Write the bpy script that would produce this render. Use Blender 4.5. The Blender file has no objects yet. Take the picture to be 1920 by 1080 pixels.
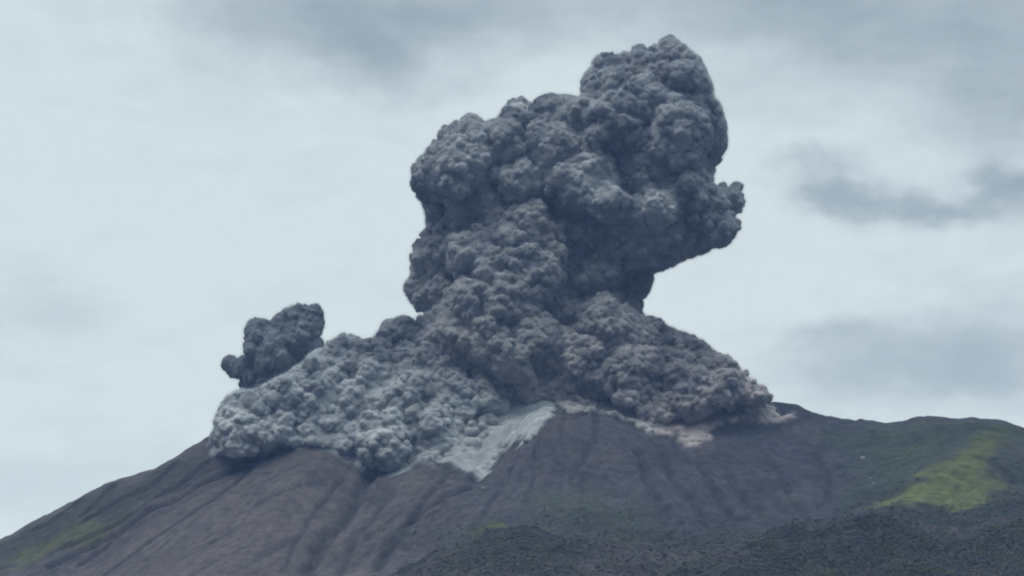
import bpy, math, random
import numpy as np
import openvdb as vdb

SC = bpy.context.scene
COL = SC.collection
R = math.radians

# ------------------------------------------------------------------ camera
IMG_W, IMG_H, FPX = 1920.0, 1080.0, 3850.0
PITCH = math.atan(810.0 / FPX)
CAM = np.array([0.0, 0.0, 2.0])
cam_d = bpy.data.cameras.new('camera')
cam_d.sensor_width = 36.0
cam_d.lens = FPX / IMG_W * 36.0
cam_d.clip_start = 1.0
cam_d.clip_end = 60000.0
cam = bpy.data.objects.new('camera', cam_d)
COL.objects.link(cam)
cam.location = CAM
cam.rotation_euler = (math.pi / 2 + PITCH, 0, 0)
SC.camera = cam

# ------------------------------------------------------------------ light and sky
SUN_EL, SUN_AZ = R(66), R(-118)          # azimuth from +Y, clockwise: sun high, behind and left of the viewer
sun_d = bpy.data.lights.new('sun', 'SUN')
sun_d.energy = 1.5
sun_d.angle = R(11)
sun_d.color = (1.0, 0.96, 0.9)
sun = bpy.data.objects.new('sun', sun_d)
COL.objects.link(sun)
sun.location = (-800, -600, 3000)
sun.rotation_euler = (math.pi / 2 - SUN_EL, 0, math.pi - SUN_AZ)

SC.view_settings.view_transform = 'Standard'
SC.view_settings.look = 'None'
SC.view_settings.exposure = 0.0
SC.view_settings.gamma = 1.0
SC.cycles.filter_width = 2.0
SC.cycles.max_bounces = 6
SC.cycles.diffuse_bounces = 1
SC.cycles.volume_bounces = 1
SC.cycles.use_denoising = True

world = bpy.data.worlds.new('World')
SC.world = world
world.use_nodes = True


class NT:
    """small helper for writing node trees"""
    def __init__(s, tree):
        s.t = tree
        s.t.nodes.clear()

    def n(s, kind, **kw):
        nd = s.t.nodes.new(kind)
        for k, v in kw.items():
            setattr(nd, k, v)
        return nd

    def put(s, sock, v):
        if isinstance(v, bpy.types.NodeSocket):
            s.t.links.new(v, sock)
        elif v is not None:
            sock.default_value = v

    def m(s, op, a, b=None, c=None, clamp=False):
        nd = s.n('ShaderNodeMath', operation=op, use_clamp=clamp)
        s.put(nd.inputs[0], a); s.put(nd.inputs[1], b); s.put(nd.inputs[2], c)
        return nd.outputs[0]

    def vm(s, op, a, b=None):
        nd = s.n('ShaderNodeVectorMath', operation=op)
        s.put(nd.inputs[0], a); s.put(nd.inputs[1], b)
        return nd.outputs[0]

    def noise(s, vec, scale, detail=4, rough=0.5, dist=0.0, out='Fac'):
        nd = s.n('ShaderNodeTexNoise')
        s.put(nd.inputs['Vector'], vec)
        s.put(nd.inputs['Scale'], scale); s.put(nd.inputs['Detail'], detail)
        s.put(nd.inputs['Roughness'], rough); s.put(nd.inputs['Distortion'], dist)
        return nd.outputs[out]

    def rng(s, v, a, b, c=0.0, d=1.0, smooth=True):
        nd = s.n('ShaderNodeMapRange', interpolation_type='SMOOTHSTEP' if smooth else 'LINEAR')
        for i, x in enumerate((v, a, b, c, d)):
            s.put(nd.inputs[i], x)
        return nd.outputs[0]

    def mix(s, f, a, b, mode='MIX'):
        nd = s.n('ShaderNodeMix', data_type='RGBA', blend_type=mode)
        s.put(nd.inputs[0], f); s.put(nd.inputs[6], a); s.put(nd.inputs[7], b)
        return nd.outputs[2]


def build_world():
    w = NT(world.node_tree)
    out = w.n('ShaderNodeOutputWorld')
    sky = w.n('ShaderNodeTexSky', sky_type='NISHITA', sun_disc=False)
    sky.sun_elevation = SUN_EL
    sky.sun_rotation = SUN_AZ % (2 * math.pi)
    sky.dust_density = 2.0
    b1 = w.n('ShaderNodeBackground'); w.put(b1.inputs[0], sky.outputs[0]); b1.inputs[1].default_value = 0.1
    tc = w.n('ShaderNodeTexCoord')
    sep = w.n('ShaderNodeSeparateXYZ'); w.put(sep.inputs[0], tc.outputs['Generated'])
    x, y, z = sep.outputs
    # the overcast deck: cloud masses given by azimuth (degrees from north) and elevation (degrees)
    az = w.m('MULTIPLY', w.m('ARCTAN2', x, y), 57.2958)
    el = w.m('MULTIPLY', w.m('ARCSINE', z), 57.2958)
    cmb = w.n('ShaderNodeCombineXYZ'); w.put(cmb.inputs[0], az); w.put(cmb.inputs[1], w.m('MULTIPLY', el, 1.7)); 
    v = cmb.outputs[0]
    warp = w.noise(v, 0.30, 7, 0.60, out='Color')
    wsep = w.n('ShaderNodeSeparateXYZ'); w.put(wsep.inputs[0], warp)
    azw = w.m('ADD', az, w.m('MULTIPLY', w.m('SUBTRACT', wsep.outputs[0], 0.5), 5.0))
    elw = w.m('ADD', el, w.m('MULTIPLY', w.m('SUBTRACT', wsep.outputs[1], 0.5), 3.0))
    dark = None
    for (a0, e0, sa, se, amt) in CLOUD_MASSES:
        da = w.m('DIVIDE', w.m('SUBTRACT', azw, a0), sa)
        de = w.m('DIVIDE', w.m('SUBTRACT', elw, e0), se)
        d2 = w.m('ADD', w.m('MULTIPLY', da, da), w.m('MULTIPLY', de, de))
        g = w.m('MULTIPLY', w.m('EXPONENT', w.m('MULTIPLY', d2, -1.0)), amt)
        dark = g if dark is None else w.m('ADD', dark, g)
    cm2 = w.n('ShaderNodeCombineXYZ'); w.put(cm2.inputs[0], az); w.put(cm2.inputs[1], w.m('MULTIPLY', el, 2.6))
    n1 = w.noise(cm2.outputs[0], 0.13, 6, 0.55, 0.4)
    n2 = w.noise(cm2.outputs[0], 0.45, 8, 0.62, 0.3)
    soft = w.m('MULTIPLY', w.m('SUBTRACT', n1, 0.5), 0.45)
    fine = w.m('MULTIPLY', w.m('SUBTRACT', n2, 0.5), 0.34)
    dk = w.m('ADD', dark, w.m('ADD', soft, fine), clamp=True)
    ramp = w.n('ShaderNodeValToRGB')
    e = ramp.color_ramp.elements
    e[0].position = 0.0; e[0].color = (0.665, 0.762, 0.800, 1)
    e[1].position = 1.0; e[1].color = (0.235, 0.305, 0.360, 1)
    m1 = ramp.color_ramp.elements.new(0.45); m1.color = (0.450, 0.535, 0.585, 1)
    w.put(ramp.inputs[0], dk)
    # overcast sky brightens overhead; out of view it is boosted further for contrast
    up = w.rng(z, 0.40, 0.92, 1.0, 4.6)
    mul = w.vm('SCALE', ramp.outputs[0])
    w.put(mul.node.inputs['Scale'], up)
    # added dimming of the unseen low sky behind the viewer, for plume contrast
    low = w.m('MULTIPLY', w.rng(z, 0.85, 0.40), w.rng(y, 0.45, -0.25))
    mul2 = w.vm('SCALE', mul)
    w.put(mul2.node.inputs['Scale'], w.m('SUBTRACT', 1.0, w.m('MULTIPLY', low, 0.93)))
    mul = mul2
    b2 = w.n('ShaderNodeBackground'); w.put(b2.inputs[0], mul); b2.inputs[1].default_value = 1.0
    mx = w.n('ShaderNodeMixShader'); mx.inputs[0].default_value = 0.93
    w.put(mx.inputs[1], b1.outputs[0]); w.put(mx.inputs[2], b2.outputs[0])
    w.put(out.inputs[0], mx.outputs[0])


# azimuth, elevation, half width, half height (degrees), darkness
CLOUD_MASSES = [
    (-5.2, 19.0, 4.2, 1.5, 0.50), (-3.6, 18.0, 2.0, 1.3, 0.35), (-8.0, 19.8, 2.0, 0.9, 0.25), (-1.0, 19.9, 4.0, 0.9, 0.35), (2.5, 19.4, 5.0, 1.0, 0.15),
    (13.0, 18.6, 6.0, 1.9, 0.62), (8.0, 19.8, 4.5, 1.3, 0.40), (14.5, 16.5, 2.6, 1.6, 0.35),
    (9.5, 14.5, 1.25, 0.62, 0.66), (11.2, 14.0, 1.2, 0.60, 0.64), (12.5, 13.5, 1.0, 0.5, 0.60), (8.2, 15.2, 0.8, 0.3, 0.25), (14.0, 14.0, 0.8, 1.0, 0.70), (7.0, 14.7, 0.6, 0.25, 0.15),
    (11.0, 9.7, 3.4, 1.2, 0.48), (9.0, 10.6, 0.9, 0.45, 0.22), (13.8, 10.0, 1.6, 1.5, 0.30),
    (-13.5, 11.0, 2.5, 0.9, 0.12), (-12.5, 6.5, 2.5, 1.0, 0.20),
    (0, 30, 60, 6.0, 0.45),
]
build_world()


# ------------------------------------------------------------------ numeric helpers
_fw = np.array([0, math.cos(PITCH), math.sin(PITCH)])
_up = np.array([0, -math.sin(PITCH), math.cos(PITCH)])


def ray(px, py):
    """viewing direction (y component 1) through a point of the photograph"""
    px = np.asarray(px, float); py = np.asarray(py, float)
    a = (px - 960) / FPX; b = (540 - py) / FPX
    d = np.stack([a, _fw[1] + b * _up[1], _fw[2] + b * _up[2]], -1)
    return d / d[..., 1:2]


def at(px, py, Y):
    return CAM + ray(px, py) * np.asarray(Y, float)[..., None]


def hash01(ix, iy, iz, seed):
    with np.errstate(over='ignore'):
        h = (ix.astype(np.int64) * 374761393 + iy.astype(np.int64) * 668265263 + iz.astype(np.int64) * 2147483647 + seed * 974634777).astype(np.uint64)
        h = (h ^ (h >> np.uint64(13))) * np.uint64(1274126177)
        h = h & np.uint64(0xFFFFFFFF)
        h = (h ^ (h >> np.uint64(16))) * np.uint64(2246822519)
        h = h & np.uint64(0xFFFFFFFF)
        h = h ^ (h >> np.uint64(13))
    return (h & np.uint64(0xFFFFFF)).astype(np.float32) / float(0xFFFFFF)


def vnoise(x, y, z, seed=0):
    """smooth value noise, -1..1"""
    x, y, z = np.broadcast_arrays(x, y, z)
    xi = np.floor(x).astype(np.int64); yi = np.floor(y).astype(np.int64); zi = np.floor(z).astype(np.int64)
    fx = (x - xi); fy = (y - yi); fz = (z - zi)
    fx = fx * fx * fx * (fx * (fx * 6 - 15) + 10); fy = fy * fy * fy * (fy * (fy * 6 - 15) + 10); fz = fz * fz * (3 - 2 * fz)
    r = 0
    for dx in (0, 1):
        wx = fx if dx else 1 - fx
        for dy in (0, 1):
            wy = fy if dy else 1 - fy
            for dz in (0, 1):
                wz = fz if dz else 1 - fz
                r = r + wx * wy * wz * hash01(xi + dx, yi + dy, zi + dz, seed)
    return r * 2 - 1


def vnoise2(x, y, seed=0):
    x, y = np.broadcast_arrays(x, y)
    xi = np.floor(x).astype(np.int64); yi = np.floor(y).astype(np.int64)
    fx = x - xi; fy = y - yi
    fx = fx * fx * fx * (fx * (fx * 6 - 15) + 10); fy = fy * fy * fy * (fy * (fy * 6 - 15) + 10)
    z0 = np.zeros_like(xi)
    a = hash01(xi, yi, z0, seed); b = hash01(xi + 1, yi, z0, seed); c = hash01(xi, yi + 1, z0, seed); d = hash01(xi + 1, yi + 1, z0, seed)
    return ((a * (1 - fx) + b * fx) * (1 - fy) + (c * (1 - fx) + d * fx) * fy) * 2 - 1


def fbm2(x, y, octv=4, seed=0, gain=0.5, ridged=False):
    r, amp, tot = 0, 1.0, 0
    for o in range(octv):
        n = vnoise2(x * 2 ** o + 17.3 * o, y * 2 ** o - 9.1 * o, seed + o)
        if ridged:
            n = 1 - 2 * np.abs(n)
        r = r + amp * n; tot += amp; amp *= gain
    return r / tot


def billow(P, size, seed):
    """cauliflower height 0..1: rounded domes that meet in creases"""
    Q = P / size
    C = np.floor(Q).astype(np.int64)
    best = np.full(len(P), 9.0, np.float32)
    F = (Q - C).astype(np.float32)
    for dx in (-1, 0, 1):
        for dy in (-1, 0, 1):
            for dz in (-1, 0, 1):
                ix, iy, iz = C[:, 0] + dx, C[:, 1] + dy, C[:, 2] + dz
                jx = hash01(ix, iy, iz, seed) + dx - F[:, 0]
                jy = hash01(ix, iy, iz, seed + 7) + dy - F[:, 1]
                jz = hash01(ix, iy, iz, seed + 13) + dz - F[:, 2]
                best = np.minimum(best, jx * jx + jy * jy + jz * jz)
    return 1 - best


def smooth(v, a, b):
    t = np.clip((v - a) / (b - a), 0, 1)
    return t * t * (3 - 2 * t)


def inside(poly, px, py):
    poly = np.asarray(poly, float)
    x0, y0 = poly[:, 0], poly[:, 1]
    x1, y1 = np.roll(x0, -1), np.roll(y0, -1)
    px = np.asarray(px)[..., None]; py = np.asarray(py)[..., None]
    c = ((y0 > py) != (y1 > py)) & (px < (x1 - x0) * (py - y0) / (y1 - y0 + 1e-12) + x0)
    return (c.sum(-1) % 2) == 1


def seg_dist(poly, px, py, closed=True):
    poly = np.asarray(poly, float)
    a = poly if closed else poly[:-1]
    b = np.roll(poly, -1, 0) if closed else poly[1:]
    d = np.full(np.shape(px), 1e9)
    for (ax, ay), (bx, by) in zip(a, b):
        ex, ey = bx - ax, by - ay
        L = ex * ex + ey * ey + 1e-9
        t = np.clip(((px - ax) * ex + (py - ay) * ey) / L, 0, 1)
        d = np.minimum(d, np.hypot(px - ax - t * ex, py - ay - t * ey))
    return d


def mesh_obj(name, V, F, mat, parent=None, smooth_shade=True, attrs=None):
    """one mesh object from arrays; F is an (n,3) or (n,4) array"""
    me = bpy.data.meshes.new(name)
    k = F.shape[1]
    me.vertices.add(len(V)); me.vertices.foreach_set('co', np.ascontiguousarray(V, np.float32).ravel())
    me.loops.add(F.size); me.loops.foreach_set('vertex_index', np.ascontiguousarray(F, np.int32).ravel())
    me.polygons.add(len(F)); me.polygons.foreach_set('loop_start', np.arange(0, F.size, k, dtype=np.int32))
    me.polygons.foreach_set('use_smooth', np.full(len(F), smooth_shade))
    for an, av in (attrs or {}).items():
        at_ = me.attributes.new(an, 'FLOAT_COLOR', 'POINT')
        rgba = np.ones((len(V), 4), np.float32); rgba[:, :3] = av
        at_.data.foreach_set('color', rgba.ravel())
    me.update(calc_edges=True)
    me.validate()
    me.materials.append(mat)
    o = bpy.data.objects.new(name, me)
    COL.objects.link(o)
    if parent:
        o.parent = parent
    return o


def tag(o, label=None, cat=None, group=None, kind=None):
    for k, v in (('label', label), ('category', cat), ('group', group), ('kind', kind)):
        if v:
            o[k] = v
    return o


# ------------------------------------------------------------------ terrain
# (photo x, photo y, distance): points that the mountain's surface passes through
CTRL = [
    # left flank against the sky
    (-500, 1255, 4100), (-220, 1125, 4080), (0, 1017, 4050), (70, 978, 4050), (141, 939, 4050), (193, 914, 4050), (259, 894, 4050), (322, 868, 4040),
    (352, 846, 4035), (392, 829, 4030), (450, 826, 4020),
    # summit ridge, under the ash
    (560, 832, 4010), (700, 850, 4020), (790, 815, 3985), (850, 770, 4020), (920, 745, 4030), (860, 832, 3895), (880, 800, 3930), (920, 775, 3965), (900, 852, 3885), (935, 825, 3905), (965, 790, 3940), (1005, 758, 3985), (1020, 748, 4030), (1200, 795, 4040), (1300, 802, 3950), (1350, 778, 3995), (1420, 769, 4015), (1461, 762, 4030),
    # right ridge
    (1494, 773, 4015), (1535, 784, 4000), (1575, 793, 3985), (1620, 796, 3970), (1664, 793, 3950), (1712, 787, 3930), (1768, 786, 3910),
    (1831, 789, 3890), (1879, 791, 3870), (1920, 802, 3860), (2060, 860, 3840), (2400, 1030, 3800),
    # lower margin of the ash
    (520, 846, 3940), (600, 840, 3900), (640, 852, 3890), (700, 890, 3890), (760, 876, 3870), (820, 868, 3840), (870, 878, 3840), (913, 888, 3850), (950, 845, 3850), (1000, 805, 3860),
    (1045, 778, 3880), (1120, 785, 3900), (1195, 800, 3900), (1302, 832, 3900), (1400, 800, 3960), (1460, 790, 3990),
    # left face
    (60, 1040, 3930), (150, 1000, 3900), (230, 970, 3880), (300, 940, 3870), (400, 900, 3900), (300, 1000, 3740), (150, 1060, 3780), (0, 1085, 3830),
    (420, 960, 3740), (540, 940, 3720), (620, 940, 3740), (300, 1080, 3560), (450, 1060, 3500), (560, 1030, 3560), (640, 985, 3670), (585, 1075, 3500), (100, 1140, 3600),
    (700, 960, 3690), (780, 940, 3690), (760, 1010, 3560), (700, 1075, 3450), (850, 950, 3660), (880, 910, 3770), (840, 1030, 3450),
    # central and right face
    (960, 900, 3720), (1050, 850, 3760), (1000, 960, 3580), (1100, 900, 3700), (1100, 960, 3560), (1220, 880, 3750), (1220, 950, 3590), (1300, 920, 3680),
    (1150, 1000, 3470), (1300, 990, 3520), (1400, 880, 3790), (1400, 960, 3620), (1500, 840, 3890), (1500, 910, 3740), (1500, 970, 3580),
    (1600, 840, 3880), (1600, 900, 3720), (1590, 945, 3580), (1680, 830, 3840), (1690, 880, 3700),
    # green spur on the right
    (1640, 950, 3500), (1700, 925, 3520), (1760, 890, 3570), (1820, 850, 3660), (1870, 825, 3740), (1700, 950, 3440), (1790, 950, 3420), (1850, 910, 3520), (1900, 880, 3580),
    (1910, 940, 3420), (1840, 985, 3300), (1750, 985, 3280), (2050, 950, 3500), (2300, 1080, 3400),
    # wooded ridge in front
    (800, 1085, 3000), (850, 1045, 3040), (900, 1018, 3070), (960, 998, 3080), (1030, 1004, 3080), (1090, 1020, 3070), (1180, 1036, 3040), (1280, 1038, 3040), (1380, 1028, 3060),
    (1450, 992, 3090), (1510, 995, 3080), (1570, 985, 3080), (1630, 965, 3110), (1700, 992, 3080), (1780, 1012, 3060), (1860, 996, 3080), (1930, 975, 3100), (2200, 1000, 3100),
    (960, 1030, 3280), (1090, 1040, 3270), (1280, 1045, 3260), (1500, 1022, 3270), (1640, 990, 3270),
    (900, 1085, 2830), (1100, 1085, 2790), (1300, 1085, 2780), (1500, 1085, 2740), (1700, 1085, 2720), (1900, 1085, 2720), (1600, 1040, 2900), (1800, 1045, 2880), (1100, 1045, 2920), (1350, 1050, 2900),
    (2150, 1085, 2720),
]
# world points that continue the mountain where the photograph does not look
WORLD_PTS = [(-1500, 4100, 120), (-2200, 4200, 20), (-900, 3500, 130), (-1600, 3200, 20), (-500, 2900, 90), (-200, 2500, 90), (0, 2000, 60), (600, 2000, 70),
             (1200, 2000, 70), (1500, 2700, 200), (1700, 3400, 260), (2100, 3700, 150), (-900, 2300, 20), (-700, 4450, 330), (-200, 4450, 450), (100, 4350, 540), (300, 4450, 480),
             (800, 4350, 420), (1300, 4300, 320), (-200, 5000, 250), (600, 5000, 280), (1500, 5000, 150), (-1200, 5000, 80), (0, 6000, 40), (1500, 6000, 20),
             (0, 1200, 15), (1000, 1200, 15), (-1500, 2000, 5), (2600, 3000, 60), (2800, 4500, 30), (-2600, 5500, 5), (2400, 1500, 20)]
cp = np.array([at(a, b, c) for a, b, c in CTRL] + [np.array(p, float) for p in WORLD_PTS])


def mq(dx, dy):
    return np.sqrt(dx * dx + dy * dy + 60.0 ** 2)


_A = mq(cp[:, None, 0] - cp[None, :, 0], cp[:, None, 1] - cp[None, :, 1])
_n = len(cp)
_M = np.zeros((_n + 3, _n + 3)); _M[:_n, :_n] = _A - np.eye(_n) * 2.0
_M[:_n, _n:] = np.c_[np.ones(_n), cp[:, :2] / 1000]; _M[_n:, :_n] = _M[:_n, _n:].T
_wt = np.linalg.solve(_M, np.r_[cp[:, 2], 0, 0, 0])


def base_height(x, y):
    z = _wt[_n] + _wt[_n + 1] * x / 1000 + _wt[_n + 2] * y / 1000
    for i in range(_n):
        z = z + _wt[i] * mq(x - cp[i, 0], y - cp[i, 1])
    win = smooth(-np.abs(x), -4200, -2300) * smooth(y, 400, 1300) * smooth(-y, -7500, -5200)
    return np.maximum(z, 0) * win


def spaced(lo, hi, step, far_lo, far_hi, grow=1.25):
    a = list(np.arange(lo, hi + step / 2, step))
    d = step
    while a[0] > far_lo:
        d *= grow; a.insert(0, a[0] - d)
    d = step
    while a[-1] < far_hi:
        d *= grow; a.append(a[-1] + d)
    return np.array(a)


gx = spaced(-1180, 1180, 3.4, -9000, 9000)
gy = spaced(2620, 4220, 3.4, -6000, 12000)
GX, GY = np.meshgrid(gx, gy)
GZ = base_height(GX, GY)


def bilin(arr, x, y):
    i = np.clip(np.searchsorted(gx, x) - 1, 0, len(gx) - 2); j = np.clip(np.searchsorted(gy, y) - 1, 0, len(gy) - 2)
    u = (x - gx[i]) / (gx[i + 1] - gx[i]); v = (y - gy[j]) / (gy[j + 1] - gy[j])
    return (arr[j, i] * (1 - u) + arr[j, i + 1] * u) * (1 - v) + (arr[j + 1, i] * (1 - u) + arr[j + 1, i + 1] * u) * v


def hit(px, py, y0=2300.0, y1=4300.0):
    """where the sight line through a photo point meets the terrain (nan if it passes above it)"""
    d = ray(px, py)
    res = np.full(d.shape[:-1], np.nan)
    for Y in np.arange(y0, y1, 6.0):
        p = CAM + d * Y
        ok = np.isnan(res) & (bilin(GZ, p[..., 0], p[..., 1]) >= p[..., 2])
        res[ok] = Y
    return res


def on_ground(poly):
    poly = np.asarray(poly, float)
    Y = hit(poly[:, 0], poly[:, 1])
    Y = np.where(np.isnan(Y), 4000, Y)
    return at(poly[:, 0], poly[:, 1], Y)[:, :2]


# erosion: gullies running down the faces, (polyline on the photo, half width m, depth m)
GULLIES = [
    ([(700, 890), (672, 935), (645, 975), (605, 1020), (578, 1078)], 17, 15),
    ([(905, 895), (870, 930), (800, 955), (765, 985), (735, 1030), (700, 1078)], 13, 10),
    ([(690, 900), (735, 930), (690, 985), (650, 1040), (640, 1078)], 10, 6),
    ([(1196, 845), (1213, 895), (1222, 930), (1250, 975)], 11, 9),
    ([(1244, 854), (1262, 896), (1286, 935), (1320, 975)], 12, 10),
    ([(1309, 858), (1327, 906), (1361, 954), (1392, 985)], 10, 8),
    ([(1361, 880), (1382, 921), (1427, 968), (1450, 985)], 10, 7),
    ([(1440, 860), (1470, 905), (1490, 950)], 9, 5),
    ([(1530, 860), (1548, 900), (1552, 940)], 9, 6),
    ([(1120, 790), (1118, 830), (1090, 870), (1075, 905)], 9, 5),
    ([(407, 905), (315, 947), (259, 976), (148, 1039), (93, 1072)], 12, 14),
    ([(500, 852), (440, 885), (350, 935), (230, 1000), (150, 1060)], 10, 9),
    ([(218, 913), (195, 930), (180, 950), (150, 970)], 8, 7),
    ([(330, 880), (285, 915), (225, 945), (150, 985)], 9, 9),
    ([(395, 870), (330, 915), (262, 955), (180, 1000), (60, 1060)], 8, 8),
    ([(470, 880), (400, 940), (330, 985), (250, 1040), (200, 1078)], 9, 8),
    ([(150, 945), (110, 975), (60, 1005)], 8, 7),
    ([(640, 900), (600, 950), (560, 1010), (530, 1078)], 7, 5),
    ([(840, 890), (812, 930), (770, 975)], 8, 6),
    ([(960, 880), (930, 935), (890, 985)], 8, 6),
    ([(1010, 830), (1000, 890), (985, 950)], 7, 5),
    ([(1795, 910), (1792, 935), (1797, 955)], 7, 7),
    ([(1830, 860), (1860, 870), (1900, 905)], 10, 7),
    ([(1660, 985), (1690, 1010), (1720, 1040)], 12, 9),
    ([(1620, 975), (1645, 1010), (1660, 1060)], 14, 12),
]
carve = np.zeros_like(GZ); bed_shade = np.zeros_like(GZ)
wob = 5.0 * vnoise2(GX / 26, GY / 26, 91)
for pl, wd, dp in GULLIES:
    g = on_ground(pl)
    lo, hi = g.min(0) - 90, g.max(0) + 90
    js = slice(*np.searchsorted(gy, [lo[1], hi[1]])); iS = slice(*np.searchsorted(gx, [lo[0], hi[0]]))
    wd = wd * 0.72
    d = seg_dist(g, GX[js, iS] + wob[js, iS], GY[js, iS] + wob[js, iS] * 0.6, closed=False)
    carve[js, iS] += -1.05 * dp * np.exp(-(d / wd) ** 2) + 0.3 * dp * np.exp(-((d - 1.9 * wd) / wd) ** 2)
    bed_shade[js, iS] = np.maximum(bed_shade[js, iS], np.exp(-(d / (0.9 * wd)) ** 2))

# radial rills round the summit and a finer set on the scree fan
ax0 = at(1080, 770, 4120)
th = np.arctan2(GX - ax0[0], -(GY - ax0[1])); rr = np.hypot(GX - ax0[0], GY - ax0[1])
steep = smooth(GZ, 90, 260)
rill = fbm2(th * 30 + 1.6 * fbm2(GX / 150, GY / 150, 3, 5), rr / 300.0, 4, 31, 0.62, ridged=True)
apex = at(592, 828, 3960)
th2 = np.arctan2(GX - apex[0], -(GY - apex[1])); r2 = np.hypot(GX - apex[0], GY - apex[1])
fan = smooth(-np.abs(th2 + 0.42), -0.78, -0.5) * smooth(-r2, -760, -560) * smooth(r2, 0, 60)
rill2 = fbm2(th2 * 48 + 0.4 * vnoise2(GX / 60, GY / 60, 8), r2 / 300.0, 3, 77, 0.6, ridged=True)
rough = fbm2(GX / 95, GY / 95, 5, 11, 0.52)
small = fbm2(GX / 22, GY / 22, 3, 23, 0.55)
wood = smooth(-GY + 25 * vnoise2(GX / 70, GY / 70, 3), -3175, -3120)         # the wooded ridge in front
GZ = GZ + steep * (carve + (rill * 5.0) * smooth(rr, 90, 300) * smooth(-np.abs(th - 0.1), -1.15, -0.75) * (1 - 0.85 * fan) * (1 - wood) + rill2 * 2.6 * fan + (rough * 10.0 + 6.0 * fbm2(GX / 125 + 0.5 * rough, GY / 160, 4, 131, 0.55, ridged=True)) * (1 - 0.7 * fan) + small * 3.0 * (1 - 0.6 * fan)) \
    + wood * steep * (fbm2(GX / 75, GY / 75, 4, 51, ridged=True) * 15.0)
knob = at(383, 838, 4030)
GZ = GZ + 9 * np.exp(-(((GX - knob[0] - 6) / 24) ** 2 + ((GY - knob[1]) / 40) ** 2)) * (0.7 + 0.5 * small)

# ground colours (albedo)
def region(poly, soft=18.0, nz=14.0, seed=3):
    g = on_ground(poly)
    lo, hi = g.min(0) - 120, g.max(0) + 120
    js = slice(*np.searchsorted(gy, [lo[1], hi[1]])); iS = slice(*np.searchsorted(gx, [lo[0], hi[0]]))
    m = np.zeros_like(GZ)
    xx = GX[js, iS] + nz * fbm2(GX[js, iS] / 45, GY[js, iS] / 45, 3, seed); yy = GY[js, iS] + nz * 1.5 * fbm2(GX[js, iS] / 45, GY[js, iS] / 45, 3, seed + 9)
    d = seg_dist(g, xx, yy)
    m[js, iS] = smooth(np.where(inside(g, xx, yy), d, -d), -soft, soft)
    return m


def blend(c, m, col):
    return c * (1 - m[..., None]) + np.array(col) * m[..., None]


n_big = fbm2(GX / 260, GY / 260, 4, 61); n_mid = fbm2(GX / 60, GY / 60, 4, 63)
streak = fbm2(th * 40, rr / 160.0, 4, 67, 0.6)
C = np.empty(GZ.shape + (3,)); C[:] = (0.074, 0.071, 0.080)                 # ash-covered rock
C = blend(C, smooth(GX + 60 * n_big, 120, 330), (0.054, 0.056, 0.068))      # darker, greyer right face
C = blend(C, smooth(-GX + 60 * n_big, 30, 200) * 0.8, (0.088, 0.079, 0.082))   # browner left face
C = blend(C, fan * 0.75, (0.104, 0.092, 0.091))
C = blend(C, fan * smooth(rill2, 0.25, 0.8) * 0.45, (0.066, 0.060, 0.064))
C = blend(C, fan * smooth(-rill2, 0.3, 0.8) * 0.4, (0.120, 0.108, 0.106))
C = blend(C, smooth(streak, 0.15, 0.7) * 0.6, (0.040, 0.039, 0.047))
C = blend(C, smooth(n_mid, 0.1, 0.6) * 0.40, (0.104, 0.092, 0.092))
C = blend(C, smooth(-n_mid, 0.15, 0.6) * 0.45, (0.046, 0.049, 0.055))
C = blend(C, region([(1500, 790), (1625, 805), (1700, 800), (1890, 800), (1860, 830), (1740, 885), (1650, 935), (1570, 960), (1590, 880), (1560, 830)], 40, 30) * 0.85, (0.047, 0.056, 0.047))
C = blend(C, region([(1600, 796), (1700, 790), (1790, 786), (1880, 792), (1860, 815), (1760, 840), (1690, 880), (1600, 830)], 30, 30) * smooth(n_mid, -0.5, 0.4) * 0.7, (0.056, 0.070, 0.046))
C = blend(C, region([(-40, 1085), (0, 1018), (200, 920), (330, 872), (400, 850), (300, 930), (200, 985), (90, 1040)], 16, 14) * 0.75, (0.052, 0.055, 0.050))
C = blend(C, region([(-60, 1090), (0, 1050), (60, 1022), (130, 993), (185, 976), (250, 962), (190, 1008), (110, 1042), (20, 1075)], 14, 16) * smooth(n_mid, -0.75, 0.1), (0.076, 0.080, 0.046))
C = blend(C, region([(1760, 800), (1880, 795), (1930, 805), (1930, 990), (1860, 985), (1820, 975), (1700, 990), (1640, 965)], 30, 25) * 0.85, (0.045, 0.050, 0.052))
GREEN = [(1612, 960), (1657, 936), (1698, 913), (1739, 887), (1798, 858), (1825, 835), (1862, 828), (1857, 860), (1857, 899), (1874, 913), (1857, 936), (1813, 963), (1790, 969), (1757, 954), (1731, 947), (1683, 947)]
C = blend(C, bed_shade * 0.6 * smooth(n_mid, -0.8, 0.0), (0.036, 0.037, 0.046))          # shade painted into the colour of the gully beds
C = blend(C, region([(1590, 965), (1680, 900), (1760, 850), (1830, 800), (1915, 800), (1910, 900), (1900, 960), (1780, 985), (1680, 970)], 35, 35) * smooth(n_mid, -0.7, 0.3) * 0.6, (0.062, 0.074, 0.046))
green = region(GREEN, 24, 30)
C = blend(C, green * np.clip(0.85 + 0.3 * n_mid + 0.35 * fbm2(GX / 14, GY / 14, 3, 97), 0.15, 1), (0.100, 0.112, 0.048))
C = blend(C, region([(1798, 858), (1835, 815), (1880, 805), (1905, 817), (1870, 845), (1830, 862)], 22, 16) * 0.7, (0.066, 0.078, 0.038))
C = blend(C, region([(876, 1003), (905, 985), (950, 984), (962, 992), (930, 1006), (890, 1014)], 9, 8), (0.078, 0.090, 0.045))
C = blend(C, region([(1010, 930), (1130, 935), (1230, 975), (1200, 1010), (1040, 1000)], 35, 30) * 0.7, (0.056, 0.068, 0.052))
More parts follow.
